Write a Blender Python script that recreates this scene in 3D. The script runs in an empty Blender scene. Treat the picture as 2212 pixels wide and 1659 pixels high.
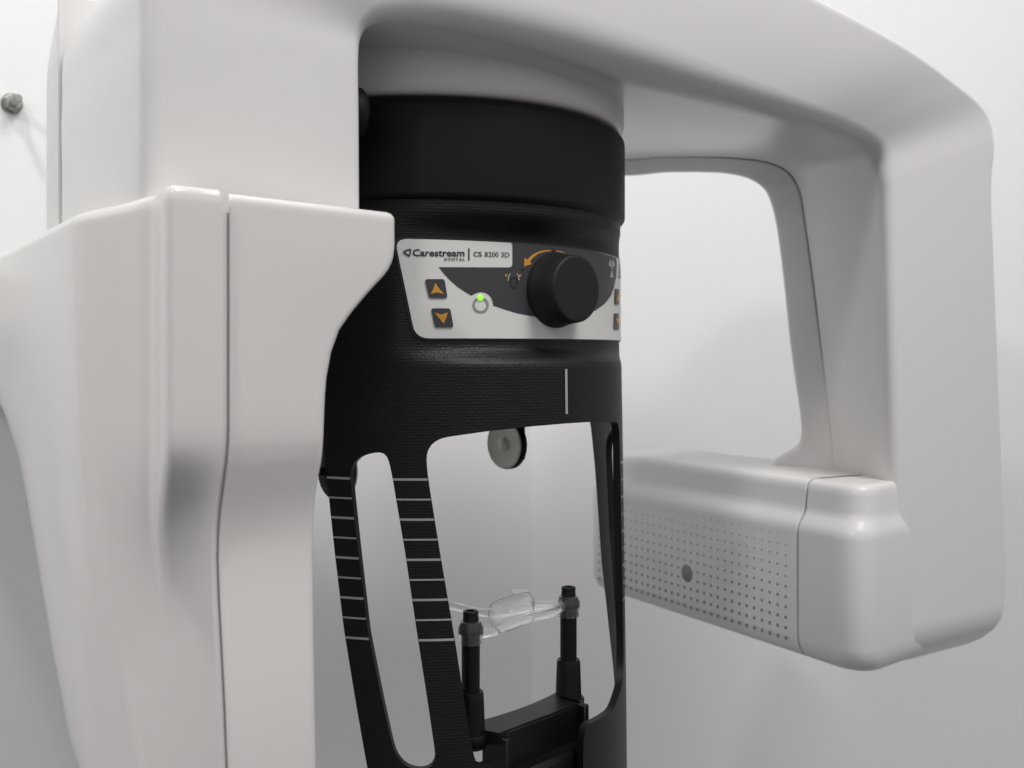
import bpy, bmesh, math, random
import numpy as np
from mathutils import Vector, Matrix
from mathutils.geometry import delaunay_2d_cdt

random.seed(7)
sc = bpy.context.scene
C = sc.collection
ZC = 1.45                      # eye height of the photographer
FP, CX, HY = 2300.0, 1106.0, 775.0   # focal length (px of a 2212 px wide picture), centre, horizon

# ------------------------------------------------------------------ camera
cam_d = bpy.data.cameras.new('camera')
cam = bpy.data.objects.new('camera', cam_d); C.objects.link(cam)
cam.location = (0, 0, ZC); cam.rotation_euler = (math.radians(90), 0, 0)
cam_d.sensor_width = 36; cam_d.lens = 36 * FP / 2212
cam_d.shift_y = -(829.5 - HY) / 2212
cam_d.clip_start = 0.02; cam_d.clip_end = 100
cam_d.dof.use_dof = True; cam_d.dof.focus_distance = 0.72; cam_d.dof.aperture_fstop = 9
sc.camera = cam

# ------------------------------------------------------------------ light
w = bpy.data.worlds.new('World'); sc.world = w; w.use_nodes = True
bg = w.node_tree.nodes['Background']
bg.inputs['Color'].default_value = (1.0, 0.997, 0.995, 1)
# soft room light: brighter from the ceiling half, darker from the floor half
_tc = w.node_tree.nodes.new('ShaderNodeTexCoord'); _sp = w.node_tree.nodes.new('ShaderNodeSeparateXYZ'); _mr = w.node_tree.nodes.new('ShaderNodeMapRange')
w.node_tree.links.new(_tc.outputs['Generated'], _sp.inputs[0]); w.node_tree.links.new(_sp.outputs['Z'], _mr.inputs['Value'])
_mr.inputs['From Min'].default_value = -.45; _mr.inputs['From Max'].default_value = .35; _mr.inputs['To Min'].default_value = .085; _mr.inputs['To Max'].default_value = .44
w.node_tree.links.new(_mr.outputs['Result'], bg.inputs['Strength'])

def area(name, loc, target, size, power, col, spread=180):
    l = bpy.data.lights.new(name, 'AREA'); l.shape = 'DISK'; l.size = size
    l.energy = power; l.color = col; l.spread = math.radians(spread)
    o = bpy.data.objects.new(name, l); C.objects.link(o)
    o.location = Vector(loc) + Vector((0, 0, ZC))
    d = Vector(target) - Vector(loc)
    o.rotation_euler = d.to_track_quat('-Z', 'Y').to_euler()
    return o
area('area_lamp', (-0.60, 0.50, 1.22), (-0.45, 0.95, 0), 0.12, 4.2, (1.0, 0.993, 0.985), 170)  # ceiling lamp near the left wall
area('area_lamp', (0.80, 0.06, 1.75), (0.15, 0.95, 0.25), 0.8, 8.4, (1.0, 0.993, 0.985), 110)  # ceiling lamp, high on the right
area('area_lamp', (-0.9, -0.8, 1.4), (-0.6, 0.9, -0.25), 0.25, 5.6, (1.0, 0.995, 0.99), 150)  # added fill without a known source, lightens the lower left wall

sc.view_settings.view_transform = 'Standard'
sc.view_settings.look = 'None'
sc.view_settings.exposure = 0.36
sc.view_settings.gamma = 1.0

# ------------------------------------------------------------------ materials
def mat(name, col, rough=0.5, **kw):
    m = bpy.data.materials.new(name); m.use_nodes = True
    nt = m.node_tree; b = nt.nodes['Principled BSDF']
    b.inputs['Base Color'].default_value = (*col, 1)
    b.inputs['Roughness'].default_value = rough
    for k, v in kw.items(): b.inputs[k].default_value = v
    return m

def noise_vary(m, scale, lo, hi, sock='Roughness', bump=0.0, bscale=400):
    nt = m.node_tree; b = nt.nodes['Principled BSDF']
    tc = nt.nodes.new('ShaderNodeTexCoord')
    n = nt.nodes.new('ShaderNodeTexNoise'); n.inputs['Scale'].default_value = scale; n.inputs['Detail'].default_value = 1.5
    nt.links.new(tc.outputs['Object'], n.inputs['Vector'])
    mr = nt.nodes.new('ShaderNodeMapRange'); mr.inputs['From Min'].default_value = .1; mr.inputs['From Max'].default_value = .9
    mr.inputs['To Min'].default_value = lo; mr.inputs['To Max'].default_value = hi
    nt.links.new(n.outputs['Fac'], mr.inputs['Value'])
    nt.links.new(mr.outputs['Result'], b.inputs[sock])
    if bump:
        n2 = nt.nodes.new('ShaderNodeTexNoise'); n2.inputs['Scale'].default_value = bscale; n2.inputs['Detail'].default_value = 3
        nt.links.new(tc.outputs['Object'], n2.inputs['Vector'])
        bp = nt.nodes.new('ShaderNodeBump'); bp.inputs['Strength'].default_value = bump; bp.inputs['Distance'].default_value = .001
        nt.links.new(n2.outputs['Fac'], bp.inputs['Height'])
        nt.links.new(bp.outputs['Normal'], b.inputs['Normal'])
    return m

M_white = noise_vary(mat('white_gloss_plastic', (.70, .674, .664), .14), 6, .13, .18)
M_white2 = noise_vary(mat('white_satin_plastic', (.69, .673, .665), .4), 6, .33, .40)
M_limb = noise_vary(mat('white_arm_plastic', (.69, .672, .664), .26), 6, .23, .29)
M_wall = noise_vary(mat('painted_wall', (.80, .798, .792), .8), 3, .7, .9, bump=.15, bscale=220)
M_black = noise_vary(mat('black_satin_plastic', (.0042, .0042, .0043), .5, **{'Specular IOR Level': .24}), 20, .48, .58, bump=.06, bscale=900)
M_black2 = noise_vary(mat('black_moulded_plastic', (.0042, .0042, .0043), .42, **{'Specular IOR Level': .24}), 20, .38, .5, bump=.05, bscale=900)
M_rubber = mat('black_rubber', (.007, .007, .007), .6, **{'Specular IOR Level': .35})
M_panel = mat('panel_white_film', (.66, .66, .64), .40)
M_field = mat('panel_grey_film', (.040, .040, .044), .42)
M_ink = mat('dark_ink', (.025, .025, .028), .5)
M_blackink = mat('black_ink', (.006, .006, .006), .5)
M_orange = mat('orange_ink', (.55, .25, .035), .5)
M_greyink = mat('grey_ink', (.25, .25, .24), .5)
M_lightink = mat('pale_ink', (.42, .42, .41), .5)
M_markpaint = mat('light_grey_paint', (.36, .36, .36), .5)
M_hole = mat('vent_hole_dark', (.20, .19, .175), .7)
M_sensor = mat('grey_dot', (.21, .215, .20), .5)
M_steel = noise_vary(mat('zinc_steel', (.36, .35, .33), .4, Metallic=1.0), 60, .3, .55)
M_pad = mat('grey_pad_plastic', (.62, .60, .56), .3)
M_padring = mat('pale_pad_rim', (.42, .41, .37), .35)
M_gap = mat('dark_gap', (.05, .048, .046), .8)
M_led = mat('green_light', (.1, .5, .02), .3)
_b = M_led.node_tree.nodes['Principled BSDF']
_b.inputs['Emission Color'].default_value = (.30, 1.0, .02, 1); _b.inputs['Emission Strength'].default_value = 0.95
M_leddark = mat('green_light_edge', (.03, .16, .01), .2)
M_clear = mat('clear_acrylic', (.98, .985, .98), .03, IOR=1.49)
M_clear.node_tree.nodes['Principled BSDF'].inputs['Transmission Weight'].default_value = .91
M_frost = mat('frosted_acrylic', (.9, .9, .89), .10, IOR=1.35)
M_frost.node_tree.nodes['Principled BSDF'].inputs['Transmission Weight'].default_value = .97

def dust(m, thr=.018, scale=150):
    nt = m.node_tree; b = nt.nodes['Principled BSDF']
    tc = nt.nodes.new('ShaderNodeTexCoord'); vo = nt.nodes.new('ShaderNodeTexVoronoi'); vo.inputs['Scale'].default_value = scale
    nt.links.new(tc.outputs['Object'], vo.inputs['Vector'])
    sp = nt.nodes.new('ShaderNodeSeparateColor'); nt.links.new(vo.outputs['Color'], sp.inputs[0])
    a = nt.nodes.new('ShaderNodeMath'); a.operation = 'LESS_THAN'; a.inputs[1].default_value = thr; nt.links.new(sp.outputs[0], a.inputs[0])
    d = nt.nodes.new('ShaderNodeMath'); d.operation = 'LESS_THAN'; d.inputs[1].default_value = .10; nt.links.new(vo.outputs['Distance'], d.inputs[0])
    mu = nt.nodes.new('ShaderNodeMath'); mu.operation = 'MULTIPLY'; nt.links.new(a.outputs[0], mu.inputs[0]); nt.links.new(d.outputs[0], mu.inputs[1])
    mx = nt.nodes.new('ShaderNodeMix'); mx.data_type = 'RGBA'; mx.inputs[6].default_value = b.inputs['Base Color'].default_value; mx.inputs[7].default_value = (.22, .21, .2, 1)
    nt.links.new(mu.outputs[0], mx.inputs[0]); nt.links.new(mx.outputs[2], b.inputs['Base Color'])


def carbon():
    m = mat('carbon_weave', (.0055, .0055, .0056), .48, **{'Specular IOR Level': .3})
    nt = m.node_tree; b = nt.nodes['Principled BSDF']
    uv = nt.nodes.new('ShaderNodeUVMap'); uv.uv_map = 'UVMap'
    br = nt.nodes.new('ShaderNodeTexBrick')
    br.offset = .5; br.squash = 1
    br.inputs['Color1'].default_value = (1, 1, 1, 1); br.inputs['Color2'].default_value = (.05, .05, .05, 1)
    br.inputs['Mortar'].default_value = (0, 0, 0, 1)
    br.inputs['Scale'].default_value = 1
    br.inputs['Mortar Size'].default_value = .0010; br.inputs['Mortar Smooth'].default_value = 1.0
    br.inputs['Brick Width'].default_value = .0042; br.inputs['Row Height'].default_value = .0020
    wn_ = nt.nodes.new('ShaderNodeTexNoise'); wn_.inputs['Scale'].default_value = 320
    nt.links.new(uv.outputs['UV'], wn_.inputs['Vector'])
    wm = nt.nodes.new('ShaderNodeVectorMath'); wm.operation = 'MULTIPLY_ADD'; wm.inputs[1].default_value = (.0016, .0010, 0)
    nt.links.new(wn_.outputs['Color'], wm.inputs[0]); nt.links.new(uv.outputs['UV'], wm.inputs[2])
    nt.links.new(wm.outputs[0], br.inputs['Vector'])
    n = nt.nodes.new('ShaderNodeTexNoise'); n.inputs['Scale'].default_value = 260
    nt.links.new(uv.outputs['UV'], n.inputs['Vector'])
    ad = nt.nodes.new('ShaderNodeMath'); ad.operation = 'MULTIPLY_ADD'; ad.inputs[1].default_value = .5
    nt.links.new(n.outputs['Fac'], ad.inputs[0]); nt.links.new(br.outputs['Color'], ad.inputs[2])
    bp = nt.nodes.new('ShaderNodeBump'); bp.inputs['Strength'].default_value = .45; bp.inputs['Distance'].default_value = .0004
    nt.links.new(ad.outputs[0], bp.inputs['Height']); nt.links.new(bp.outputs['Normal'], b.inputs['Normal'])
    mr = nt.nodes.new('ShaderNodeMapRange'); mr.inputs['To Min'].default_value = .5; mr.inputs['To Max'].default_value = .46
    nt.links.new(br.outputs['Color'], mr.inputs['Value']); nt.links.new(mr.outputs['Result'], b.inputs['Roughness'])
    return m
M_carbon = carbon(); dust(M_carbon)

# ------------------------------------------------------------------ object helpers
def tag(o, label=None, cat=None, group=None, kind=None):
    if label: o['label'] = label
    if cat: o['category'] = cat
    if group: o['group'] = group
    if kind: o['kind'] = kind
    return o

def thing(name, label, cat, base):
    o = bpy.data.objects.new(name, None); C.objects.link(o)
    o.location = Vector(base) + Vector((0, 0, ZC)); o.empty_display_size = .05
    return tag(o, label, cat)

def rootloc(p):
    v = Vector((0, 0, 0))
    while p is not None:
        v += p.location; p = p.parent
    return v

def obj(name, verts, faces, mats, parent=None, midx=None, smooth=40, uv=None):
    """verts in eye-height coordinates (z = 0 at the lens); linked as ONE mesh object"""
    off = Vector((0, 0, ZC)) - rootloc(parent)
    me = bpy.data.meshes.new(name)
    me.from_pydata([tuple(Vector(v) + off) for v in verts], [], [tuple(f) for f in faces])
    if not isinstance(mats, (list, tuple)): mats = [mats]
    for m in mats: me.materials.append(m)
    if midx is not None: me.polygons.foreach_set('material_index', midx)
    if smooth:
        me.polygons.foreach_set('use_smooth', [True] * len(me.polygons))
    if uv is not None:
        lay = me.uv_layers.new(name='UVMap')
        li = np.zeros(len(me.loops), dtype=np.int32); me.loops.foreach_get('vertex_index', li)
        lay.data.foreach_set('uv', np.asarray(uv, dtype=np.float32)[li].ravel())
    me.update()
    bm = bmesh.new(); bm.from_mesh(me); bmesh.ops.recalc_face_normals(bm, faces=bm.faces) if uv is None else None
    bm.to_mesh(me); bm.free()
    if smooth: me.set_sharp_from_angle(angle=math.radians(smooth))
    o = bpy.data.objects.new(name, me); C.objects.link(o)
    if parent: o.parent = parent
    return o

class MB:
    def __init__(s): s.v = []; s.f = []; s.m = []
    def add(s, v, f, m=0):
        b = len(s.v); s.v += [Vector(p) for p in v]; s.f += [[i + b for i in q] for q in f]; s.m += [m] * len(f)
    def loft(s, rings, closed=True, cap0=True, cap1=True, m=0):
        n = len(rings[0]); v = [p for r in rings for p in r]; f = []
        for i in range(len(rings) - 1):
            for j in range(n if closed else n - 1):
                k = (j + 1) % n
                f.append([i*n+j, i*n+k, (i+1)*n+k, (i+1)*n+j])
        if cap0: f.append(list(range(n))[::-1])
        if cap1: f.append([(len(rings)-1)*n + j for j in range(n)])
        s.add(v, f, m)
    def lathe(s, o, ax, prof, n=48, m=0, cap0=True, cap1=True):
        ax = Vector(ax).normalized(); a = ax.orthogonal().normalized(); b = ax.cross(a)
        rings = [[Vector(o) + ax*h + (a*math.cos(2*math.pi*k/n) + b*math.sin(2*math.pi*k/n))*r for k in range(n)] for r, h in prof]
        s.loft(rings, True, cap0, cap1, m)
    def tube(s, pts, r, n=10, m=0):
        pts = [Vector(p) for p in pts]; rings = []
        rr = r if isinstance(r, (list, tuple)) else [r]*len(pts)
        a = None
        for i, p in enumerate(pts):
            t = (pts[min(i+1, len(pts)-1)] - pts[max(i-1, 0)]).normalized()
            a = t.orthogonal() if a is None else (a - t*a.dot(t))
            a.normalize(); b = t.cross(a)
            rings.append([p + (a*math.cos(2*math.pi*k/n) + b*math.sin(2*math.pi*k/n))*rr[i] for k in range(n)])
        s.loft(rings, m=m)
    def box(s, c, ex, ey, ez, bev=0.001, m=0):
        # oriented box with bevelled edges; ex,ey,ez half-extent vectors
        c = Vector(c); ex, ey, ez = Vector(ex), Vector(ey), Vector(ez)
        bx, by, bz = [1 - bev/max(e.length, 1e-6) for e in (ex, ey, ez)]
        def ring(z, kx, ky):
            pl = [(-1,-ky),( -kx,-1),(kx,-1),(1,-ky),(1,ky),(kx,1),(-kx,1),(-1,ky)]
            return [c + ex*x + ey*y + ez*z for x, y in pl]
        def inner(z):
            pl = [(-bx,-by*.999),(-bx*.999,-by),(bx*.999,-by),(bx,-by*.999),(bx,by*.999),(bx*.999,by),(-bx*.999,by),(-bx,by*.999)]
            return [c + ex*x + ey*y + ez*z for x, y in pl]
        s.loft([inner(-1), ring(-bz, bx, by), ring(bz, bx, by), inner(1)], m=m)
    def build(s, name, mats, parent=None, smooth=40):
        return obj(name, s.v, s.f, mats, parent, s.m, smooth)

def px(x, y, Y):            # the point at depth Y seen at (x, y)
    return Vector(((x - CX)/FP*Y, Y, (HY - y)/FP*Y))

def lerp_tab(tab, x):
    if x <= tab[0][0]: return tab[0][1]
    for (a, b), (c, d) in zip(tab, tab[1:]):
        if x <= c: return b + (d - b)*(x - a)/(c - a)
    return tab[-1][1]

def sstep(a, b, x):
    t = min(1, max(0, (x - a)/(b - a))); return t*t*(3 - 2*t)

def cat(P, n):              # Catmull-Rom through a list of numpy rows
    P = [np.asarray(p, float) for p in P]; out = []
    for i in range(len(P) - 1):
        p0 = P[i-1] if i else 2*P[0] - P[1]; p1, p2 = P[i], P[i+1]
        p3 = P[i+2] if i + 2 < len(P) else 2*P[-1] - P[-2]
        for k in range(n):
            t = k/n
            out.append(.5*((2*p1) + (-p0+p2)*t + (2*p0-5*p1+4*p2-p3)*t*t + (-p0+3*p1-3*p2+p3)*t**3))
    out.append(P[-1]); return out

def round_poly(P, R, n=8):  # 2D closed polygon with rounded corners
    out = []; N = len(P)
    for i in range(N):
        p = Vector(P[i]); a = Vector(P[i-1]); b = Vector(P[(i+1) % N]); r = R[i] if isinstance(R, (list, tuple)) else R
        da, db = (a-p), (b-p)
        r2 = min(r, da.length*.49, db.length*.49)
        a = p + da.normalized()*r2; b = p + db.normalized()*r2
        for k in range(n+1):
            t = k/n; out.append((a*(1-t)**2 + p*2*t*(1-t)*1.0 + b*t*t))
    return out

def offset2(P, d):          # inward offset of a CCW closed 2D polygon
    N = len(P); out = []
    area_ = sum(P[i].x*P[(i+1) % N].y - P[(i+1) % N].x*P[i].y for i in range(N))
    sg = 1 if area_ > 0 else -1
    for i in range(N):
        a = P[i-1]; b = P[(i+1) % N]; t = (b - a)
        if t.length < 1e-9: t = Vector((1, 0))
        t.normalize(); out.append(P[i] + Vector((-t.y, t.x))*d*sg)
    return out

def edge_offset(P, D):      # closed polygon, edge i (P[i] to P[i+1]) moved inwards by D[i]
    N = len(P); ar = sum(P[i].x*P[(i+1) % N].y - P[(i+1) % N].x*P[i].y for i in range(N)); sg = 1 if ar > 0 else -1
    L = []
    for i in range(N):
        t = (P[(i+1) % N] - P[i]).normalized(); n_ = Vector((-t.y, t.x))*sg; L.append((P[i] + n_*D[i], t))
    out = []
    for i in range(N):
        (a, t), (b, u) = L[i-1], L[i]; den = t.x*u.y - t.y*u.x
        if abs(den) < 1e-4: out.append(b.copy()); continue
        k = ((b.x-a.x)*u.y - (b.y-a.y)*u.x)/den; out.append(a + t*k)
    return out

# ------------------------------------------------------------------ walls
def wall(name, p, q, z0, z1, th, label):
    p, q = Vector(p), Vector(q); d = (q - p).normalized(); n = Vector((-d.y, d.x))
    if n.y < 0: n = -n
    mb = MB(); pl = [p, q, q + n*th, p + n*th]
    mb.loft([[Vector((a.x, a.y, z)) for a in pl] for z in (z0, z1)])
    o = mb.build(name, M_wall, None, 0)
    return tag(o, label, 'wall', kind='structure')
KX, KY = 0.0276, 1.508
LD = Vector((-.8, -.6)); RD = Vector((.989, -.148))
corner = Vector((KX, KY))
wall('wall', corner + LD*2.2, corner, -1.45, 1.45, .12, 'smooth white wall with a steel bolt sticking out of it')
wall('wall', corner, corner + RD*2.6, -1.45, 1.45, .12, 'smooth white wall seen through the opening of the arm')

# ------------------------------------------------------------------ rotation axis frame
A = Vector((-.0628, .845, 0))
GA = math.radians(34)
U = Vector((math.cos(GA), math.sin(GA), 0)); V = Vector((-math.sin(GA), math.cos(GA), 0))
WF = .155
def onv(x, y, v=-WF):       # the point of the vertical plane v = const seen at (x, y)
    t = (x - CX)/FP; d = Vector((t, 1, (HY - y)/FP))
    k = (A.dot(V) + v)/d.dot(V)
    return d*k

# ------------------------------------------------------------------ white rotating arm
gantry = thing('x_ray_arm', 'large glossy white arched x-ray arm with a perforated box, reaching over the black head support', 'x-ray machine', (A.x, A.y, .2))

ST = [  # inner front, outer front, (inner radius, outer radius)
 ((782, 540), (308, 540), .006, .012), ((782, 440), (308, 440), .006, .012), ((781, 250), (309, 250), .006, .012),
 ((780, 130), (310, 60), .006, .012), ((787, 78), (320, -130), .007, .015), ((812, 50), (420, -330), .009, .02),
 ((870, 40), (620, -480), .014, .02), ((1000, 55), (900, -480), .022, .02), ((1200, 105), (1250, -330), .028, .02),
 ((1350, 150), (1500, -170), .030, .02), ((1500, 195), (1700, -55), .031, .016), ((1700, 250), (1950, 85), .030, .014),
 ((1825, 290), (2078, 178), .027, .014), ((1890, 330), (2140, 238), .023, .014), ((1912, 400), (2158, 310), .021, .014),
 ((1918, 500), (2152, 410), .020, .014), ((1922, 700), (2159, 600), .020, .014), ((1930, 1000), (2176, 1000), .021, .016),
 ((1938, 1250), (2186, 1200), .023, .018), ((1944, 1370), (2188, 1310), .024, .024)]
BI = {10: (1300, 343, 1.09), 11: (1450, 339, 1.09), 12: (1600, 342, 1.09), 13: (1685, 360, 1.085), 14: (1724, 405, 1.08),
      15: (1742, 500, 1.07), 16: (1768, 700, 1.055), 17: (1800, 1000, 1.04), 18: (1815, 1250, 1.03), 19: (1815, 1370, 1.03)}
RI = {10: (1290, 383, 1.12), 11: (1450, 377, 1.12), 12: (1570, 380, 1.12), 13: (1635, 404, 1.115), 14: (1662, 455, 1.11),
      15: (1680, 560, 1.10), 16: (1699, 740, 1.085), 17: (1727, 925, 1.07), 18: (1722, 1250, 1.06), 19: (1722, 1370, 1.06)}
rows = []
WV = {5: .160, 6: .170, 7: .184, 8: .190, 9: .190, 10: .186, 11: .176, 12: .163}
for i, (fi, fo, ri, ro) in enumerate(ST):
    wv = -WV.get(i, WF); FI = onv(*fi, wv); FO = onv(*fo, wv)
    if i in BI: bi = px(*BI[i])
    else: bi = FI + V*(.15 if i < 4 else .26) + (Vector((0, 0, .0)))
    if i <= 3: bo = Vector((-.319, .75, FO.z))
    elif i == 4: bo = Vector((-.315, .755, FO.z))
    elif i == 5: bo = Vector((-.285, .80, FO.z - .01))
    else: bo = FO + V*(.24 if i < 11 else .14)
    rows.append(list(FO) + list(FI) + list(bi) + list(bo) + [ro, ri])
def xsec(r, rb=.002, rbo=.012, n=7):
    P = [Vector(r[0:3]), Vector(r[3:6]), Vector(r[6:9]), Vector(r[9:12])]; R = [r[12], r[13], rb, rbo]
    out = []
    for i in range(4):
        p, a, b = P[i], P[i-1], P[(i+1) % 4]; da, db = a-p, b-p
        rr = min(R[i], da.length*.48, db.length*.48)
        a = p + da.normalized()*rr; b = p + db.normalized()*rr
        for k in range(n+1):
            t = k/n; out.append(a*(1-t)**2 + p*2*t*(1-t) + b*t*t)
    return out
dense = cat(rows, 7)
rings = [xsec(r) for r in dense]
# rounded lower end of the right limb
last = dense[-1]; cen = sum((Vector(last[k:k+3]) for k in (0, 3, 6, 9)), Vector())/4
for a in (18, 36, 54, 70, 82):
    s = math.cos(math.radians(a)); k = .45 + .55*s
    dz = -.034*math.sin(math.radians(a))
    rings.append([cen + (p - cen)*k + Vector((0, 0, dz)) for p in xsec(last)])
mb = MB(); mb.loft(rings); arm = mb.build('arm_cover', M_limb, gantry, 50)

# rear half of the arch, behind the seam
rr = []
for i in range(9, 20):
    FO, FI, bi, bo = [Vector(rows[i][k:k+3]) for k in (0, 3, 6, 9)]
    ri = px(*RI[i]) if i in RI else bi + V*.035
    d = (ri - bi).normalized()
    th = (FO - FI)*.55
    a = bi + d*.0018
    rr.append(list(a + th) + list(a) + list(ri) + list(ri + th + V*.0) + [.004, .0015])
rr = rr[:8]      # the last rows flare out over the box top
th = rr[-1]; thv = Vector(th[0:3]) - Vector(th[3:6])
for b_, r_ in (((1784, 840, 1.048), (1711, 830, 1.079)), ((1793, 930, 1.043), (1721, 895, 1.074)), ((1798, 980, 1.041), (1723, 937, 1.073)), ((1803, 1010, 1.04), (1712, 966, 1.075)), ((1806, 1030, 1.04), (1672, 990, 1.08)), ((1808, 1070, 1.04), (1640, 1016, 1.085))):
    b_ = px(*b_); r_ = px(*r_); rr.append(list(b_ + thv) + list(b_) + list(r_) + list(r_ + thv*1.2) + [.004, .0015])
mb = MB(); mb.loft([xsec(r, .010, .01) for r in cat(rr, 7)]); mb.build('rear_arch_cover', M_white2, gantry, 50)
mb = MB(); sp = []
for r in cat(rr, 4):
    a_, b_, c_ = Vector(r[0:3]), Vector(r[3:6]), Vector(r[6:9]); o_ = (a_ - b_).normalized(); d_ = (c_ - b_).normalized()
    sp.append([b_ - d_*.005 + o_*.003, b_ + d_*.004 + o_*.003, b_ + d_*.004 + o_*.005, b_ - d_*.005 + o_*.005])
mb.loft(sp); mb.build('arch_seam_blocker', M_gap, gantry, 30)  # dark strip added inside the seam gap so no light leaks through
# rear cover of the left limb, behind a fine seam
mb = MB()
def limb_rear(z, xl):
    t = (xl - CX)/FP
    P = [Vector((-.3205, .7515)), Vector((t*.80, .80)), Vector((-.27, .87)), Vector((-.23, .80))]
    return [Vector((p.x, p.y, z)) for p in round_poly(P, [.0015, .006, .01, .01], 6)]
mb.loft([limb_rear(z, xl) for z, xl in ((-.05, 99), (.12, 98), (.19, 98), (.205, 98.5), (.218, 101), (.232, 107), (.246, 116), (.256, 125))])
mb.build('rear_limb_cover', M_white2, gantry, 50)

# hub: white boss carrying the black collar
mb = MB()
mb.lathe((A.x, A.y, 0), (0, 0, 1), [(.140, .1735), (.1475, .1738), (.1500, .1765), (.1508, .181), (.1508, .205), (.1508, .26)], 160)
mb.build('hub', M_white2, gantry, 50)
# round black cap on the inside of the left limb
mb = MB(); cp = onv(781, 222) + V*.030
mb.lathe(cp - U*.004, U, [(.0172, 0), (.0172, .0125), (.0168, .0150), (.0155, .0168), (.0120, .0180), (.005, .0184)], 64)
mb.build('end_cap', M_black, gantry, 50)

# ---- lower left housing (two shells with a gap)
SC = .95; ZT = .0859
front = [(-400, 1.12), (-210, 1.03), (-90, .945), (-40, .900), (-10, .867), (30, .793), (70, .728), (110, .672), (150, .6255), (166, .6145), (182, .6065), (215, .5945), (259, .5800), (300, .5655), (326, .5580), (338, .5480), (346, .5350), (356, .5275), (372, .5240), (400, .5275), (440, .5340), (481, .5402)]
def X_of(x, Y): return Vector(((x - CX)/FP*Y, Y))
pn = Vector((-.65, .75)).normalized()
REC = [(-.40, .0005), (-.215, .001), (-.165, .006), (-.135, .0098), (-.115, .0120), (-.105, .0124), (-.095, .0121), (-.086, .0110), (-.078, .0093), (-.070, .0071), (-.062, .0047), (-.054, .0024), (-.046, .0008), (-.038, 0), (.2, 0)]
SH3 = [(-.245, 135), (-.14, 60), (-.082, 26), (-.04, 12), (.07, 0), (.1, 0)]   # drift of the soft corner with height
def rec(z): return lerp_tab(REC, z)
X2 = [(-.34, 232), (-.269, 187), (-.1866, 111), (-.1257, 67), (-.0715, 31), (-.038, 3), (0, -120), (.0859, -400)]
def plan_left(z):
    out = []; sh = lerp_tab(SH3, z); wl = sstep(-.040, -.125, z); x2 = lerp_tab(X2, z)
    pe = X_of(*front[-1]) + pn*rec(z); xc = 182 + sh; pf = X_of(xc, lerp_tab(front, xc)); p2 = X_of(x2, lerp_tab(front, x2))
    for x, Y in front:
        xx = x + sh*sstep(-330, 110, x)*(1 - sstep(182, 330, x))
        p = X_of(xx, lerp_tab(front, xx))
        if xx < x2: p = p2 + Vector((-.24, 1))*((x2 - xx)/FP*1.1)
        k = max(0, min(1, (x - 182)/301))
        lo = pf.lerp(pe, k) if x > 182 else p
        hi = p + pn*rec(z)*sstep(290, 400, x)
        out.append(hi.lerp(lo, wl))
    e = out[-1]
    out.append(e + pn*.003 + Vector((.0006, .0006))); out.append(e + pn*.02)
    out.append(Vector((-.24, .77))); out.append(out[0] + Vector((.05, .02)))
    return out
LEV = [-.34, -.30, -.26, -.22, -.18, -.15, -.125, -.105, -.09, -.08, -.072, -.066, -.060, -.054, -.048, -.042, -.034, -.02, 0, .02, .04, .06, .070, .0755, .0785]
def with_rim(planf, r=.0082):
    rings = [[Vector((p.x, p.y, z)) for p in planf(z)] for z in LEV]
    top = planf(ZT); n_ = len(top)
    for a in (12, 30, 48, 66, 80, 90):
        a = math.radians(a); d_ = r*(1 - math.cos(a))
        full = offset2(top, d_); off = []
        for i_, (p_, o_) in enumerate(zip(top, full)):
            k_ = (1 - .62*sstep(.50, .66, i_/(n_-4))) if i_ < n_-4 else (.3, .2, 0, 0)[i_ - n_ + 4]
            off.append(p_.lerp(o_, k_))
        rings.append([Vector((p.x, p.y, ZT - r + r*math.sin(a))) for p in off])
    return rings
def dens(plan, n):          # smooth the open front part of a plan
    return plan
def plan_left_d(z):
    P = plan_left(z); f = [Vector(p) for p in cat([tuple(p) for p in P[:len(front)]], 4)]
    return f + P[len(front):]
mb = MB(); mb.loft(with_rim(plan_left_d)); mb.build('source_housing', M_white, gantry, 50)

XR = [(-.40, 690), (-.24, 686), (-.16, 680), (-.115, 678), (-.094, 678), (-.078, 682), (-.066, 689), (-.057, 696), (-.050, 699), (-.042, 701),
      (-.022, 703.5), (-.009, 708), (.004, 718), (.016, 735), (.0255, 760), (.0385, 800), (.0485, 833), (.053, 844), (.0575, 851), (.0625, 854), (.068, 855), (.2, 855)]
pa, pb = X_of(495, .5465), X_of(850, .6180)
def plan_panel(z, ins=0):
    xr = lerp_tab(XR, z); t = (xr - CX)/FP; d = pb - pa; a = pa + pn*rec(z)
    k = (t*a.y - a.x)/(d.x - t*d.y)
    e = a + d*k
    P = [a, e, e + Vector((-.010, .030)), a + Vector((-.01, .03))]
    P = edge_offset(P, [ins, ins, 0, 0])
    return round_poly(P, [.0012, .0045, .003, .002], 6)
LEVS = LEV
LEV = sorted(set([-.34, -.28, -.22, -.18, -.15, -.125, -.105, -.095, -.09, -.085, -.08, -.075, -.072, -.069, -.066, -.063, -.060, -.057, -.054, -.051, -.048, -.045, -.042, -.034, -.02, -.01] + [i*.004 for i in range(0, 18)] + [.0705]))
ZTP = ZT - .0005
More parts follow.
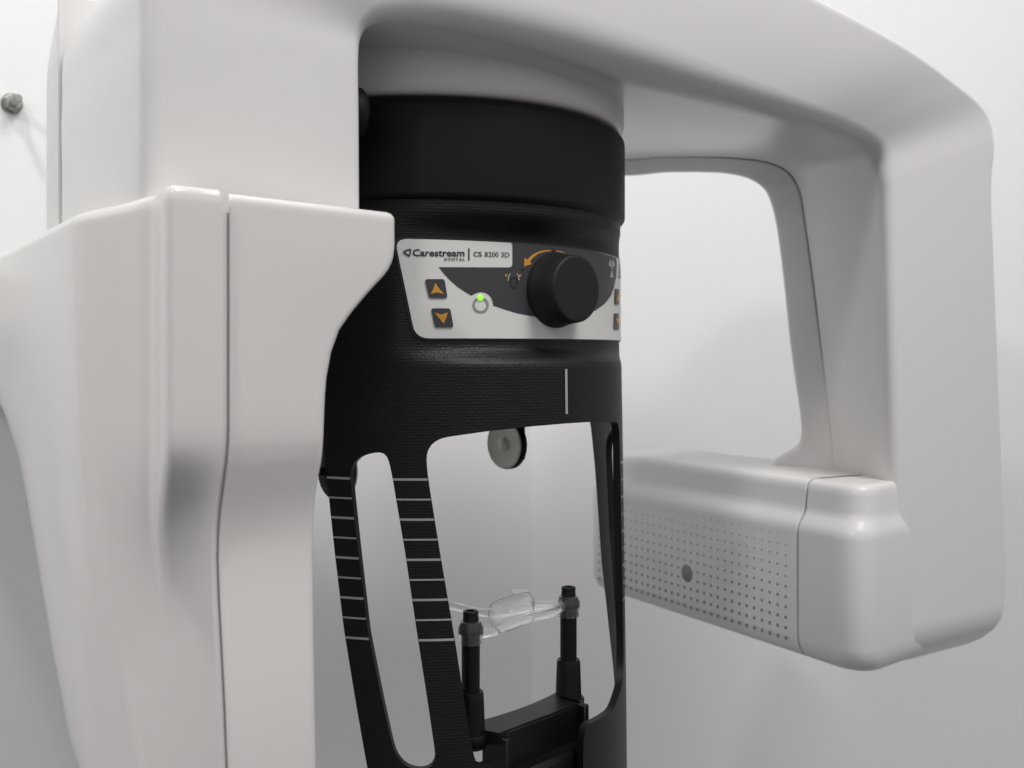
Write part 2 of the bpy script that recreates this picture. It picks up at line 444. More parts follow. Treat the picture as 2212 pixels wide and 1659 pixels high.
def rim_panel(r=.0045):
    rings = [[Vector((p.x, p.y, z)) for p in plan_panel(z)] for z in LEV]
    # top right corner is rounded in elevation as well
    top = plan_panel(.0709)
    H = ZTP - .0709
    base = plan_panel(.0709)
    for f in (.25, .5, .68):
        rings.append([Vector((p.x, p.y, .0709 + H*f)) for p in base])
    z0 = .0709 + H*.68; h2 = ZTP - z0
    for a in (20, 45, 70, 90):
        a = math.radians(a); off = plan_panel(.0709, r*(1 - math.cos(a)))
        rings.append([Vector((p.x, p.y, z0 + h2*math.sin(a))) for p in off])
    return rings
mb = MB(); mb.loft(rim_panel()); mb.build('side_panel', M_white, gantry, 50)
# dark strip at the bottom of the gap
mb = MB()
g0, g1 = X_of(476, .5435), X_of(502, .5520)
mb.loft([[Vector((p.x, p.y, z)) for p in (g0 + pn*rec(z), g1 + pn*rec(z), g1 + pn*(rec(z) + .004), g0 + pn*(rec(z) + .004))] for z in LEVS[:-1]])
mb.build('gap_strip', M_white2, gantry, 30)

# ---- perforated box at the right
f = Vector((-.49, .872)).normalized(); q = Vector((.872, .49)).normalized(); g = Vector((.75, .66)).normalized()
C0 = X_of(1722, .945); LB = .336
P1 = C0 - f*.072
ZB, ZBT = -.268, -.1075
PROF = [(-.268, .024), (-.2665, .014), (-.262, .0065), (-.254, .0018), (-.246, 0), (-.20, 0), (-.154, 0), (-.149, .0006), (-.144, .0030), (-.139, .0070), (-.135, .0092), (-.131, .0100), (-.118, .0112), (-.113, .0120), (-.1100, .0138), (-.1082, .0168), (-.1076, .020), (-.1074, .024)]
def box_rings(P, R, E, n=10):
    rings = []
    for z, ins in PROF:
        o = round_poly(edge_offset([Vector(p) for p in P], [ins*e for e in E]), [max(r - ins*.6, .0012) if r > .01 else r for r in R], n)
        rings.append([Vector((p.x, p.y, z)) for p in o])
    return rings
mb = MB()
mb.loft(box_rings([C0 + f*.0012, C0 + f*LB, C0 + f*LB + q*.12, C0 + f*.0012 + q*.12], [.0012, .018, .03, .002], [1, .6, .2, 0]))
cover = mb.build('perforated_cover', M_white2, gantry, 50)
mb = MB()
mb.loft(box_rings([P1, C0 - f*.0012, C0 - f*.0012 + q*.12, P1 + g*.14], [.052, .0012, .002, .01], [1, 0, 0, .45], 14))
mb.build('box_end_cap', M_white2, gantry, 50)
mb = MB()   # dark bottom of the seam
mb.loft([[Vector((p.x, p.y, z)) for p in (C0 - f*.003 + q*(i+.003), C0 + f*.003 + q*(i+.003), C0 + f*.003 + q*.1, C0 - f*.003 + q*.1)] for z, i in PROF])
mb.build('box_seam', M_gap, gantry, 30)
mb = MB()   # holes and the larger grey dot
fn = Vector((-q.x, -q.y, 0)); f3 = Vector((f.x, f.y, 0))
def disc(mb, k, z, r, n, m=0, off=.00035):
    c = Vector((C0.x, C0.y, 0)) + f3*k + fn*off + Vector((0, 0, z))
    mb.add([c + f3*r*math.cos(2*math.pi*i/n) + Vector((0, 0, r*math.sin(2*math.pi*i/n))) for i in range(n)], [list(range(n))], m)
KD, ZD = .1545, -.2175
for ci in range(30):
    k = .014 + ci*.0103
    if k > LB - .022: break
    for ri_ in range(11):
        z = -.158 - ri_*.0093
        if ci > 26 and ri_ < 4: continue
        if (k - KD)**2 + (z - ZD)**2 < .011**2: continue
        disc(mb, k, z, .0006 + .00012*ri_, 10)
mb.build('perforation_pattern', M_hole, gantry, 0)
mb = MB()
c = Vector((C0.x, C0.y, 0)) + f3*KD + Vector((0, 0, ZD))
mb.lathe(c - fn*.001, fn, [(.0090, 0), (.0090, .0010), (.0086, .0013)], 32)
mb.build('sensor_window', M_sensor, gantry, 40)

# ------------------------------------------------------------------ black head support
head = thing('head_support', 'black carbon-look hanging head support with a control panel and slotted side legs, in the centre', 'head support', (A.x, A.y, .17))
mb = MB(); RC = .1516
def arc(r, z, R, a0, a1, n=6):
    return [(r + R*math.cos(math.radians(a0 + (a1-a0)*i/n)), z + R*math.sin(math.radians(a0 + (a1-a0)*i/n))) for i in range(n+1)]
mb.lathe((A.x, A.y, 0), (0, 0, 1), [(.10, .1043)] + arc(RC - .005, .1093, .005, -90, 0) + arc(RC - .008, .1645, .008, 0, 90, 8) + [(.12, .1725)], 200)
mb.build('collar', M_black, head, 50)

PHC = math.radians(43.2)
nC = Vector((math.sin(PHC), -math.cos(PHC), 0)); eC = Vector((math.cos(PHC), math.sin(PHC), 0))
D0, PK = .135, .338
def dq(q_): return D0 - q_*q_/PK
def panel_radius(phi):      # radius of the flatter panel surface in direction phi
    c, s = math.cos(phi - PHC), math.sin(phi - PHC)
    if c < .35: return 1.0
    # r c = D0 - (r s)^2/PK
    a = s*s/PK
    if a < 1e-9: return D0/c
    return (-c + math.sqrt(c*c + 4*a*D0))/(2*a)
def base_R(z):
    return lerp_tab([(-.4, .1540), (-.25, .1525), (-.05, .1497), (.02, .1485), (.09, .1480), (.12, .1480)], z)
def shell_R(phi, z):
    b = base_R(z); k = sstep(.0975, .0835, z)*sstep(-.0045, .0085, z)
    # ramp is a ledge: soft on the carbon, none at the panel's ends
    return b - k*max(0.0, b - panel_radius(phi))
def cyl(phi, z, r): return Vector((A.x + r*math.sin(phi), A.y - r*math.cos(phi), z))
def unproj(x, y, R=.15):    # near surface of the shell
    d = Vector(((x - CX)/FP, 1)); a2 = Vector((A.x, A.y))
    b = d.dot(a2); cc = a2.dot(a2) - R*R; dd = d.dot(d)
    k = (b - math.sqrt(max(0, b*b - dd*cc)))/dd
    p = d*k
    return math.atan2(p.x - A.x, -(p.y - A.y)), (HY - y)/FP*k
RS = .15
def pl(*pts): return [unproj(x, y) for x, y in pts]
def dg(*pts): return [(math.radians(a), z) for a, z in pts]
outer = dg((-75, .112), (165, .112), (165, -.03), (128, -.034), (119, -.042), (116, -.055), (113.5, -.088), (109, -.1726), (103, -.225), (94, -.285), (92, -.345)) \
      + pl((835, 1890), (812, 1740), (797, 1659), (770, 1507), (745, 1357), (724, 1190), (706, 1030), (702, 985), (694, 940)) + dg((-45, -.034), (-75, -.03))
window = pl((921, 1000), (919, 985), (922, 970), (929, 959), (942, 950), (962, 944.5), (1050, 932), (1150, 921), (1220, 915), (1280, 911)) \
       + dg((66, -.0462), (72, -.048), (73.5, -.053), (74.2, -.062), (74.5, -.10), (75.5, -.18), (76, -.215), (75.5, -.232), (73, -.244)) \
       + pl((1318, 1532), (1300, 1545), (1278, 1557), (1263, 1562), (1257, 1570), (1254, 1600), (1251, 1760), (1080, 1760), (1074, 1665), (1069, 1642), (1060, 1636), (1046, 1648), (1036, 1655), (1028, 1652), (1022, 1630), (1014, 1590), (1000, 1500), (982, 1380), (950, 1190), (925, 1037))
slotL = pl((755.5, 1022), (757, 1008), (763, 995), (775, 986), (800, 980), (822, 975), (831, 976), (837, 984), (840, 995), (848, 1033), (875, 1190), (903, 1378), (925, 1520), (940, 1625), (941, 1642), (935, 1654), (915, 1660), (888, 1657), (872, 1648), (858, 1632), (849, 1605), (825, 1500), (797, 1366), (775, 1190), (757, 1035))
slotR = dg((96, -.0575), (100, -.060), (103.5, -.068), (104, -.08), (101.5, -.14), (95.5, -.2), (90, -.235), (87.5, -.24), (86.5, -.22), (86, -.15), (86, -.08), (88, -.065), (91.5, -.059))
def densify(P, step=.0025, smooth=True):
    P = [(a*RS, z) for a, z in P]; out = []
    for i in range(len(P)):
        a, b = P[i], P[(i+1) % len(P)]; L = math.hypot(b[0]-a[0], b[1]-a[1]); n = max(1, int(L/step))
        for k in range(n): out.append((a[0] + (b[0]-a[0])*k/n, a[1] + (b[1]-a[1])*k/n))
    if smooth:
        for _ in range(3):
            out = [((out[i-1][0] + 2*out[i][0] + out[(i+1) % len(out)][0])/4, (out[i-1][1] + 2*out[i][1] + out[(i+1) % len(out)][1])/4) for i in range(len(out))]
    return out
def inside(p, P):
    x, y = p; c = False; j = len(P) - 1
    for i in range(len(P)):
        if (P[i][1] > y) != (P[j][1] > y) and x < (P[j][0]-P[i][0])*(y-P[i][1])/(P[j][1]-P[i][1]) + P[i][0]: c = not c
        j = i
    return c
def cdt_region(loops, step):
    """triangles of a region: loops[0] outside, the others holes, with a regular inner grid"""
    verts = []; edges = []
    for L in loops:
        b = len(verts); verts += [Vector(p) for p in L]; edges += [(b+i, b+(i+1) % len(L)) for i in range(len(L))]
    nb = len(verts); B = np.array([tuple(v) for v in verts])
    xs = [p[0] for p in loops[0]]; ys = [p[1] for p in loops[0]]
    gx = np.arange(min(xs), max(xs), step); gy = np.arange(min(ys), max(ys), step)
    for y in gy:
        for x in gx:
            d = ((B[:, 0]-x)**2 + (B[:, 1]-y)**2).min()
            if d < (step*.45)**2: continue
            if inside((x, y), loops[0]) and not any(inside((x, y), h) for h in loops[1:]): verts.append(Vector((x, y)))
    v, e, fc, _, _, _ = delaunay_2d_cdt(verts, edges, [], 0, 1e-7)
    tris = []
    for t in fc:
        c = sum((v[i] for i in t), Vector((0, 0)))/len(t)
        q0, q1, q2 = [v[i] for i in t]; ln = max((q1-q0).length, (q2-q1).length, (q0-q2).length)
        if abs((q1-q0).cross(q2-q0)) < .012*ln*ln: continue      # no slivers on straight borders
        if inside(c, loops[0]) and not any(inside(c, h) for h in loops[1:]): tris.append(list(t))
    return v, tris
loops = [densify(outer), densify(window), densify(slotL), densify(slotR)]
v2, tris = cdt_region(loops, .0032)
TH = .0055
nv = len(v2); V3 = []; uvs = []
for p in v2:
    phi = p.x/RS; V3.append(cyl(phi, p.y, shell_R(phi, p.y))); uvs.append((p.x, p.y))
for p in v2:
    phi = p.x/RS; V3.append(cyl(phi, p.y, shell_R(phi, p.y) - TH)); uvs.append((p.x, p.y))
F = [t for t in tris] + [[i + nv for i in t[::-1]] for t in tris]
ec = {}
for t in tris:
    for i in range(3):
        a, b = t[i], t[(i+1) % 3]; ec.setdefault((min(a, b), max(a, b)), []).append((a, b))
for k, l in ec.items():
    if len(l) == 1: a, b = l[0]; F.append([b, a, a + nv, b + nv])
mi = [0]*len(tris) + [1]*len(tris) + [1]*(len(F) - 2*len(tris))
# outward orientation
t0 = F[0]; nn = (V3[t0[1]]-V3[t0[0]]).cross(V3[t0[2]]-V3[t0[0]])
if nn.dot(V3[t0[0]] - Vector((A.x, A.y, V3[t0[0]].z))) < 0: F = [q_[::-1] for q_ in F]
shell = obj('shell', V3, F, [M_carbon, M_black2], head, mi, 50, uvs)

# printed scale marks on the legs, centre tick and moulding line
def edge_phi(P, z, lo):     # where a contour crosses height z
    xs = []
    for i in range(len(P)):
        a, b = P[i], P[(i+1) % len(P)]
        if (a[1] - z)*(b[1] - z) < 0: xs.append(a[0] + (b[0]-a[0])*(z-a[1])/(b[1]-a[1]))
    xs.sort(); return xs
def strip(mb, x0, x1, z, h, off=.00025):
    n = max(2, int(abs(x1-x0)/.002)); v = []
    for i in range(n+1):
        phi = (x0 + (x1-x0)*i/n)/RS
        for zz in (z - h/2, z + h/2): v.append(cyl(phi, zz, shell_R(phi, zz) + off))
    mb.add(v, [[2*i, 2*i+2, 2*i+3, 2*i+1] for i in range(n)])
legs = {'outer': MB(), 'inner': MB(), 'far': MB()}
for k in range(9):
    z = -.0788 - k*.01306
    xo = edge_phi(loops[0], z, 0); xl = edge_phi(loops[2], z, 0); xw = edge_phi(loops[1], z, 0); xr = edge_phi(loops[3], z, 0)
    strip(legs['outer'], xo[0] + .0003, xl[0] - .0003, z, .0015 if k % 2 == 0 else .0011)
    strip(legs['inner'], xl[-1] + .0003, xw[0] - .0003, z, .0015 if k % 2 == 0 else .0011)
    strip(legs['far'], xw[-1] + .0003, xr[0] - .0003, z, .0015 if k % 2 == 0 else .0011)
for m_ in legs.values(): m_.build('scale_marks', M_markpaint, shell, 0)
mb = MB(); a0, z0 = unproj(1224.5, 797); a1, z1 = unproj(1226, 894)
for i in range(24): strip(mb, a0*RS - .0011, a0*RS + .0011, z1 + (z0-z1)*(i+.5)/24, (z0 - z1)/24, .0004)
mb.build('centre_line', M_markpaint, shell, 0)

# ---- control panel
control = None
def panel_q(x):
    t = (x - CX)/FP
    k = nC.x - t*nC.y
    c2 = -k/PK; c1 = eC.x - t*eC.y; c0 = A.x - t*A.y + k*D0
    disc_ = max(0, c1*c1 - 4*c2*c0)
    return (-c1 + math.sqrt(disc_))/(2*c2)
def psurf(q_, z, off=0):
    d = dq(q_); nn = (nC + eC*(2*q_/PK)).normalized()
    p = A + eC*q_ + nC*d + nn*off
    return Vector((p.x, p.y, z))
def pqz(x, y):
    q_ = panel_q(x); p = psurf(q_, 0); return q_, (HY - y)/FP*p.y
def Z1(zx, zy): return pqz(829.4 + .25*zx, 491.5 + .25*zy)   # close-up coordinates
def poly_on_panel(mb, loops_, off, m=0, step=.006):
    L = []
    for P in loops_:
        o = []
        for i in range(len(P)):
            a, b = P[i], P[(i+1) % len(P)]; n = max(1, int(math.hypot(b[0]-a[0], b[1]-a[1])/.003))
            for k in range(n): o.append((a[0] + (b[0]-a[0])*k/n, a[1] + (b[1]-a[1])*k/n))
        L.append(o)
    v, t = cdt_region(L, step)
    # faces wound towards the outside
    vv = [psurf(p.x, p.y, off) for p in v]
    mb.add(vv, t, m)
def rnd(P, r, n=6): return [tuple(p) for p in round_poly([Vector(p) for p in P], r, n)]



pout = rnd([(-.1115, .0785), (.1090, .0790), (.1125, .0146), (-.1000, .0134)], [.0075, .004, .003, .0085], 8)
pout = [(a[0] + (b[0]-a[0])*k/n, a[1] + (b[1]-a[1])*k/n) for a, b, n in [(a, b, max(1, int(math.dist(a, b)/.003))) for a, b in zip(pout, pout[1:] + pout[:1])] for k in range(n)]
mb = MB(); vs = [Vector(p) for p in pout]
# body of the panel: a film with thickness
v, t = cdt_region([[tuple(p) for p in pout]], .005)
top = [psurf(p.x, p.y, .0012) for p in v]; mb.add(top, t, 0)
no = len(pout)
rim = [psurf(p[0], p[1], .0012) for p in pout] + [psurf(p[0], p[1], -.003) for p in pout]
mb.add(rim, [[i, (i+1) % no, no + (i+1) % no, no + i] for i in range(no)], 0)
control = mb.build('control_panel', [M_panel, M_ink], head, 40)
mb = MB()   # black gasket line round it
gk = rnd([(-.1131, .0798), (.1105, .0804), (.1140, .0134), (-.1012, .0121)], [.008, .004, .003, .009], 8)
poly_on_panel(mb, [gk], .0006, 0, .005); mb.build('gasket', M_blackink, control, 0)

field = [(468, 344), (800, 345), (1065, 346), (1085, 343), (1097, 333), (1101, 318), (1101, 160), (1097, 140), (1085, 127), (1110, 122), (1300, 132), (1550, 158), (1700, 183), (1800, 207), (1900, 232), (1992, 263),
         (1996, 320), (1992, 420), (1975, 510), (1945, 590), (1895, 655), (1820, 712), (1700, 768), (1550, 800), (1420, 795), (1300, 772), (1150, 742), (1050, 713), (935, 674),
         (931, 640), (918, 606), (896, 580), (868, 564), (835, 558), (800, 563), (772, 575), (750, 589), (690, 553), (630, 512), (570, 460), (520, 407)]
mb = MB(); fl = [Z1(*p) for p in field]
# keep the upper border just inside the panel
fl = [(q_, min(z, .0788)) for q_, z in fl]
poly_on_panel(mb, [fl], .00145, 0, .005); mb.build('dark_field', M_field, control, 0)

def text_on(mb, s, x0, x1, base0, base1, cap, off, m=0, bold=0.0, spacing=1.0):
    cu = bpy.data.curves.new('lettering_curve', 'FONT'); cu.body = s; cu.offset = bold; cu.space_character = spacing; cu.resolution_u = 3
    ob = bpy.data.objects.new('lettering_curve', cu); C.objects.link(ob)
    dg_ = bpy.context.evaluated_depsgraph_get(); dg_.update()
    me = bpy.data.meshes.new_from_object(ob.evaluated_get(dg_))
    co = np.array([v.co[:] for v in me.vertices]); polys = [list(p.vertices) for p in me.polygons]
    bpy.data.objects.remove(ob); bpy.data.curves.remove(cu); bpy.data.meshes.remove(me)
    xa, xb = co[:, 0].min(), co[:, 0].max(); ch = .69
    vv = []
    for c in co:
        u = (c[0]-xa)/(xb-xa); q_, z = Z1(x0 + u*(x1-x0), base0 + (base1-base0)*u - c[1]/ch*cap)
        vv.append(psurf(q_, z, off))
    mb.add(vv, polys, m)
mb = MB()
text_on(mb, 'Carestream', 246, 690, 247, 250, 57, .0016, bold=.022)
text_on(mb, 'DENTAL', 519, 693, 287, 289, 24, .0016, bold=.02, spacing=1.35)
text_on(mb, 'CS', 766, 838, 250, 251, 40, .0016, bold=.016)
text_on(mb, '8200 3D', 863, 1074, 253, 259, 42, .0016, bold=.002)
poly_on_panel(mb, [[Z1(722, 180), Z1(733, 180), Z1(733, 286), Z1(722, 286)]], .0016)
lo = [(163, 214), (170, 204), (195, 192), (220, 185), (230, 187), (233, 196), (228, 240), (222, 252), (212, 253), (195, 243), (168, 224)]
li_ = [(180, 213), (198, 204), (220, 197), (217, 240), (204, 234), (186, 220)]
poly_on_panel(mb, [[Z1(*p) for p in lo], [Z1(*p) for p in li_]], .0016)
mb.build('lettering', M_ink, control, 0)

def button(outline, arrow, r):
    mb = MB(); P = rnd([Z1(*p) for p in outline], r, 5)
    n = len(P); a = [psurf(p[0], p[1], .0010) for p in P] + [psurf(p[0], p[1], .0020) for p in P]
    mb.add(a, [[i, (i+1) % n, n + (i+1) % n, n + i] for i in range(n)], 0)
    poly_on_panel(mb, [P], .0020, 0)
    poly_on_panel(mb, [[Z1(*p) for p in arrow]], .0023, 1)
    return mb.build('button', [M_field, M_orange], control, 0)
button([(350, 447), (517, 447), (543, 609), (386, 609)], [(437, 480), (476, 535), (514, 577), (455, 562), (397, 576), (420, 535)], .0016)
button([(404, 699), (566, 699), (595, 862), (438, 862)], [(431, 735), (490, 752), (546, 735), (530, 785), (509, 832), (470, 785)], .0016)
button([(1979, 530), (2012, 533), (2009, 668), (1975, 664)], [(1998, 562), (2005, 600), (2008, 640), (1995, 630), (1981, 637), (1989, 600)], .0016)
button([(1971, 742), (2009, 742), (2010, 882), (1968, 880)], [(1979, 776), (1994, 788), (2008, 776), (2003, 812), (1993, 852), (1985, 812)], .0016)

def ring_pts(cx, cy, r, a0, a1, n, ry=None):
    ry = ry or r
    return [(cx + r*math.cos(math.radians(a0 + (a1-a0)*i/n)), cy - ry*math.sin(math.radians(a0 + (a1-a0)*i/n))) for i in range(n+1)]
def band(cx, cy, r0, r1, a0, a1, n=24, ry=1.0):
    return [Z1(*p) for p in ring_pts(cx, cy, r1, a0, a1, n, r1*ry) + ring_pts(cx, cy, r0, a1, a0, n, r0*ry)]
mb = MB(); poly_on_panel(mb, [band(828, 670, 51, 69, 115, 425, 30)], .0016)
mb.build('power_symbol', M_greyink, control, 0)
mb = MB(); qc, zc = Z1(826, 607); c0 = psurf(qc, zc, .0012); nl = (nC + eC*(2*qc/PK)).normalized()
mb.lathe(c0, nl, [(.0019, 0), (.0019, .0005), (.0015, .0011), (.0008, .0015), (.0002, .0016)], 24)
mb.build('power_light', M_led, control, 50)
mb = MB(); ou = []
# orange curved arrow over the knob
cxk, cyk = 1500, 460
arr = [(1198, 338), (1203, 262), (1226, 280), (1262, 243), (1310, 214), (1370, 198), (1430, 195), (1432, 203), (1370, 212), (1320, 230), (1280, 258), (1250, 292), (1262, 318)]
poly_on_panel(mb, [[Z1(*p) for p in arr]], .0017)
arr2 = [(1470, 198), (1515, 206), (1550, 218), (1545, 222), (1510, 214), (1470, 207)]
poly_on_panel(mb, [[Z1(*p) for p in arr2]], .0017)
poly_on_panel(mb, [[Z1(1033, 405), Z1(1056, 405), Z1(1045, 432)]], .0017)
poly_on_panel(mb, [[Z1(1152, 408), Z1(1176, 408), Z1(1163, 434)]], .0017)
mb.build('turn_arrow', M_orange, control, 0)
mb = MB()
for cx_, cy_ in ((1184, 362), (1453, 200)):
    m2 = MB(); poly_on_panel(m2, [[Z1(*p) for p in ring_pts(cx_, cy_, 9, 0, 345, 14)]], .0019); m2.build('stop_dot', M_blackink, control, 0)
ho = [(1080, 450), (1090, 436), (1113, 430), (1136, 437), (1146, 452), (1143, 490), (1135, 515), (1122, 529), (1103, 529), (1090, 513), (1080, 485)]
hi = [(1088, 455), (1096, 445), (1113, 439), (1130, 445), (1137, 457), (1135, 488), (1128, 508), (1119, 520), (1106, 520), (1097, 506), (1088, 482)]
poly_on_panel(mb, [[Z1(*p) for p in ho], [Z1(*p) for p in hi]], .0017)
mb.build('head_symbol', M_blackink, control, 0)
mb = MB()
poly_on_panel(mb, [[Z1(*p) for p in [(1078, 396), (1064, 420), (1058, 462), (1065, 462), (1071, 424), (1082, 402)]]], .0017)
poly_on_panel(mb, [[Z1(*p) for p in [(1132, 397), (1148, 422), (1153, 458), (1160, 456), (1155, 418), (1137, 394)]]], .0017)
mb.build('motion_symbol', M_lightink, control, 0)
mb = MB()
# three-bladed radiation sign
for a0 in (60, 180, 300):
    a0 -= 150
for ca in (130, 50, 270):
    bl = ring_pts(1950, 355, 22, ca-26, ca+26, 4, 62); 
    P = [(1950 + (4.5)*math.cos(math.radians(ca)), 355 - 14*math.sin(math.radians(ca)))]
    P = ring_pts(1950, 355, 7, ca+24, ca-24, 3, 18) + ring_pts(1950, 355, 29, ca-27, ca+27, 6, 80)
    poly_on_panel(mb, [[Z1(*p) for p in P]], .0017)
poly_on_panel(mb, [[Z1(*p) for p in ring_pts(1950, 355, 5, 0, 330, 10, 12)]], .0017)
mb.build('radiation_symbol', M_lightink, control, 0)
mb = MB()
poly_on_panel(mb, [[Z1(2023, 310), Z1(2030, 440), Z1(2007, 430)], [Z1(2021, 345), Z1(2026, 428), Z1(2012, 422)]], .0017)
mb.build('warning_symbol', M_greyink, control, 0)

# knob
kz = (HY - 627)/FP*(A + nC*D0).y
kb = psurf(0, kz, .0)
mb = MB()
mb.lathe(kb, nC, [(.0265, .0), (.0265, .0025), (.0258, .0045), (.0240, .013)] + arc(.0212, .0200, .0022, 20, 88, 6) + [(.018, .0221), (.004, .0220)], 96)
mb.build('knob', M_rubber, head, 50)

# temple pads inside the shell
for sgn in (1, -1):
    o_ = A + eC*(.0765 if sgn > 0 else -.0865); ax = -eC*sgn
    z_ = (HY - 957)/FP*.91 if sgn > 0 else (HY - 1018)/FP*.775
    ctr = Vector((o_.x, o_.y, z_ if sgn > 0 else -.082))
    mb = MB(); mb.lathe(ctr - ax*.008, ax, [(.019, 0), (.0212, .001), (.0212, .006), (.0205, .007)], 64)
    up = Vector((0, 0, 1)); side = up.cross(ax)
    mb.box(ctr - ax*.0105 + up*.045, ax*.0025, side*(.0135 if sgn > 0 else .009), up*.058, .001)
    pad = mb.build('temple_pad', M_black2, head, 50)
    mb = MB(); mb.lathe(ctr - ax*.001, ax, [(.0205, 0), (.0205, .0012), (.0188, .0016), (.0178, .0010), (.006, .0008), (.0055, .0025), (.0045, .0034), (.001, .0036)], 64)
    mb.build('pad_disc', M_pad, pad, 50)
    mb = MB(); mb.lathe(ctr - ax*.009, -ax, [(.0032, 0), (.0032, .010), (.0026, .011)], 20)
    mb.build('pad_knob', M_black2, pad, 50)

# ------------------------------------------------------------------ chin rest
PL_, PR_ = Vector((-.0279, .72, 0)), Vector((.0422, .796, 0))
MID = (PL_ + PR_)/2; e2 = (PR_ - PL_).normalized(); n2 = Vector((e2.y, -e2.x, 0)); UP = Vector((0, 0, 1))
chin = thing('chin_rest', 'black chin rest with two upright posts carrying a clear bar, inside the head support', 'chin rest', (MID.x, MID.y, -.34))
for P in (PL_, PR_):
    mb = MB()
    mb.lathe(P, UP, [(.0062, -.235), (.0062, -.190), (.0062, -.1790), (.0054, -.1780), (.0054, -.1752), (.0052, -.1745), (.0053, -.1722)] + arc(.0044, -.1712, .0009, 0, 90, 4) + [(.0034, -.1703), (.0032, -.1722), (.0005, -.1724)], 40)
    # slot in the tip
    post = mb.build('post', M_black2, chin, 40)
    mb = MB(); mb.box(P + n2*.0040 + e2*.0014 - UP*.1712, e2*.0004, n2*.0016, UP*.0012, .0001); mb.build('slot', M_gap, post, 0)
    mb = MB()
    mb.lathe(P, UP, [(.0107, -.262), (.0107, -.258), (.0103, -.2568), (.0098, -.255), (.0090, -.231), (.0087, -.2262), (.0082, -.2245), (.0066, -.2243)], 48)
    mb.build('sleeve', M_black2, chin, 40)
# bracket
mb = MB()
bk = []
for i in range(13):
    u = -1 + i/6.0; bk.append(MID + e2*(.053*u) - n2*(.0095 - .006*(1-u*u)))
fr = [MID + e2*.045 + n2*.020, MID - e2*.045 + n2*.020]
mb.loft([[Vector((p.x, p.y, z)) for p in bk[::1] + fr] for z in (-.2575, -.2500)])
for P in (PL_, PR_):
    mb.lathe(P, UP, [(.0110, -.2600), (.0118, -.2590), (.0118, -.2535), (.0112, -.2525)], 48)
mb.box(MID + n2*.0115 - UP*.2675, e2*.0385, n2*.0090, UP*.0170, .0015)
mb.box(MID + n2*.020 - UP*.304, e2*.0395, n2*.0135, UP*.028, .003)
mb.box(MID + n2*.013 - e2*.0400 - UP*.296, e2*.0025, n2*.012, UP*.042, .001)
mb.box(MID + n2*.014 + e2*.0405 - UP*.275, e2*.0025, n2*.013, UP*.025, .001)
for a in (-.016, -.002, .012):
    mb.box(MID + n2*.035 + e2*a - UP*.312, e2*.0035, n2*.003, UP*.018, .001)
mb.build('bracket', M_black2, chin, 40)
# clear plastic piece
for P in (PL_, PR_):
    mb = MB()
    mb.lathe(P, UP, [(.0066, -.1925), (.0078, -.1925), (.0080, -.1880), (.0086, -.1870), (.0086, -.1815), (.0074, -.1795), (.0070, -.1775), (.0057, -.1775)], 40, cap0=False, cap1=False)
    n = 40; base = 0
    mb.f += [[base + j, base + (j+1) % n, base + 7*n + (j+1) % n, base + 7*n + j][::-1] for j in range(n)]; mb.m += [0]*n
    mb.build('clear_ring', M_frost, chin, 40)
def flatbar(mb, pts, w_, h_):
    pts = [Vector(p) for p in cat([tuple(p) for p in pts], 6)]; rings = []
    for i, p in enumerate(pts):
        t = (pts[min(i+1, len(pts)-1)] - pts[max(i-1, 0)]).normalized(); s_ = t.cross(UP).normalized(); u_ = s_.cross(t).normalized()
        rings.append([p + s_*(a*w_) + u_*(b*h_) for a, b in ((-1, -.5), (-.6, -1), (.6, -1), (1, -.5), (1, .5), (.6, 1), (-.6, 1), (-1, .5))])
    mb.loft(rings)
mb = MB()
z1_ = -.1838
def ch(u, b, z): return MID + e2*u + n2*b + UP*z
flatbar(mb, [ch(-.0455, .003, z1_ - .0025), ch(-.037, .0065, z1_ - .002), ch(-.024, .008, z1_ + .0005), ch(-.006, .008, z1_ + .001), ch(.012, .007, z1_), ch(.028, .005, z1_ - .0005), ch(.040, .002, z1_), ch(.0465, .0, z1_)], .0021, .0031)
flatbar(mb, [Vector((a, b, z1_ + c)) for a, b, c in ((-.064, .772, .001), (-.055, .789, .001), (-.043, .789, .0005), (-.028, .776, 0), (-.012, .768, 0), (.006, .775, .001), (.022, .789, .001), (.0395, .797, 0))], .0016, .0027)
mb.build('clear_bar', M_clear, chin, 40)
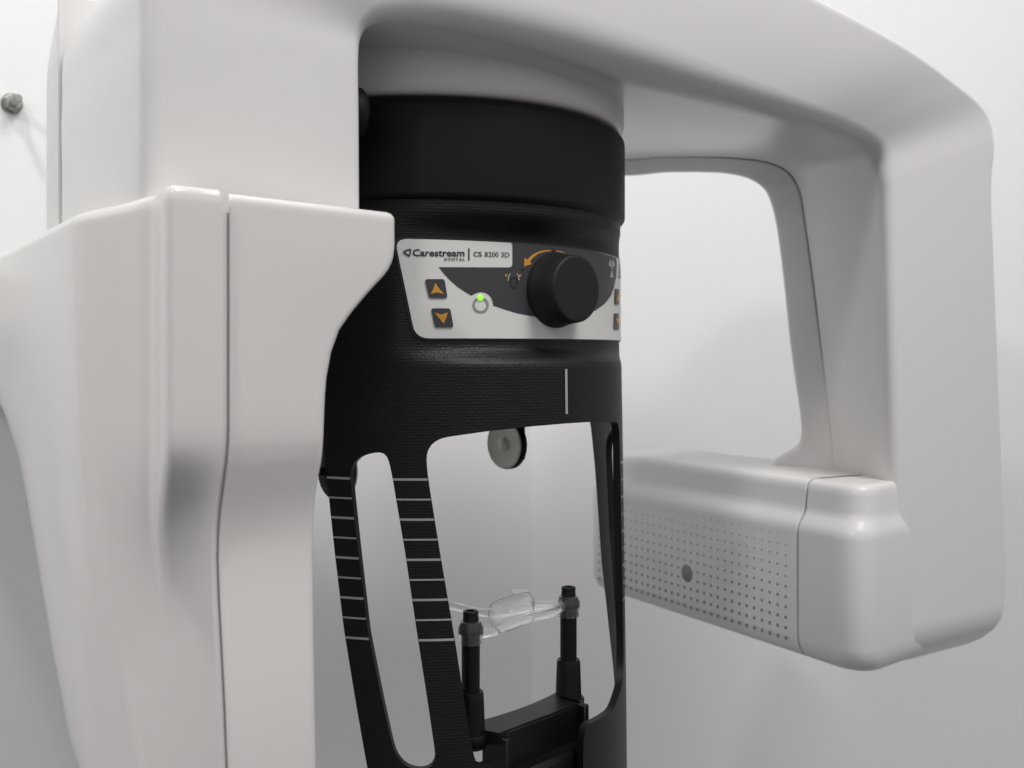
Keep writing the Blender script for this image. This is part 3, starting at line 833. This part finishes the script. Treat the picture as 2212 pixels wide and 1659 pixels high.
# shallow clear cup between the bars, with a beaded rim and a small tab
cn = (n2 + UP*.45).normalized()
def on_cup(zx, zy, off=0.0):
    d = Vector(((960 + .139*zx - CX)/FP, 1, (HY - 1228.8 - .139*zy)/FP)); o = MID + UP*z1_ + n2*.002 + cn*off
    return d*(o.dot(cn)/d.dot(cn))
cup = [(690, 610), (735, 540), (820, 490), (950, 440), (1060, 402), (1200, 372), (1310, 362), (1365, 405), (1392, 490), (1392, 600), (1372, 710), (1310, 805), (1200, 885), (1080, 940), (950, 968), (840, 957), (750, 920), (700, 810), (683, 700)]
cup = [tuple(p) for p in cat([(a, b) for a, b in cup + cup[:1]], 4)][:-1]
ccx, ccy = 1045, 665
mb = MB(); rings = []
for k, off in ((1.0, .0012), (.97, .0014), (.85, -.0010), (.6, -.0026), (.3, -.0034), (.05, -.0036), (.05, -.0050), (.3, -.0048), (.6, -.0040), (.85, -.0024), (.97, -.0001), (1.0, .0002)):
    rings.append([on_cup(ccx + (x - ccx)*k, ccy + (y - ccy)*k, off) for x, y in cup])
rings.append(rings[0])
mb.loft(rings, cap0=False, cap1=False)
cap_ = len(cup); mb.add(rings[5], [list(range(cap_))]); mb.add(rings[6], [list(range(cap_))[::-1]])
mb.build('clear_cup', M_clear, chin, 40)
mb = MB()
tb_ = [(1010, 318), (1150, 316), (1290, 325), (1335, 368), (1200, 374), (1060, 396)]
mb.loft([[on_cup(x, y, o_) for x, y in tb_] for o_ in (-.0025, -.0040)]); mb.build('clear_tab', M_clear, chin, 20)
mb = MB()
flatbar(mb, [ch(.0165, -.0035, z1_ + .0058), ch(.030, -.003, z1_ + .0045), ch(.0445, -.001, z1_ + .0030)], .0010, .0020)
mb.build('clear_link', M_clear, chin, 40)

# ------------------------------------------------------------------ bolt in the wall
wn = Vector((.6, -.8, 0)); 
tb = (25 - CX)/FP; kq = (tb*KY - KX)/(LD.x - tb*LD.y); pw = corner + LD*kq
bp_ = Vector((pw.x, pw.y, (HY - 224)/FP*pw.y))
bolt = thing('wall_bolt', 'small threaded steel bolt with hex nut sticking out of the white wall', 'bolt', tuple(bp_))
mb = MB(); prof = []
for i in range(14): prof += [(.0042, .001 + i*.0022), (.0036, .0021 + i*.0022)]
mb.lathe(bp_, wn, prof + [(.003, .0325)], 20); mb.build('rod', M_steel, bolt, 30)
mb = MB(); mb.lathe(bp_, wn, [(.0108, .0003), (.0108, .0018), (.0104, .0022)], 32); mb.build('washer', M_steel, bolt, 40)
mb = MB(); mb.lathe(bp_, wn, [(.0090, .0023), (.0095, .003), (.0095, .0100), (.0080, .0112)], 6); mb.build('nut', M_steel, bolt, 20)
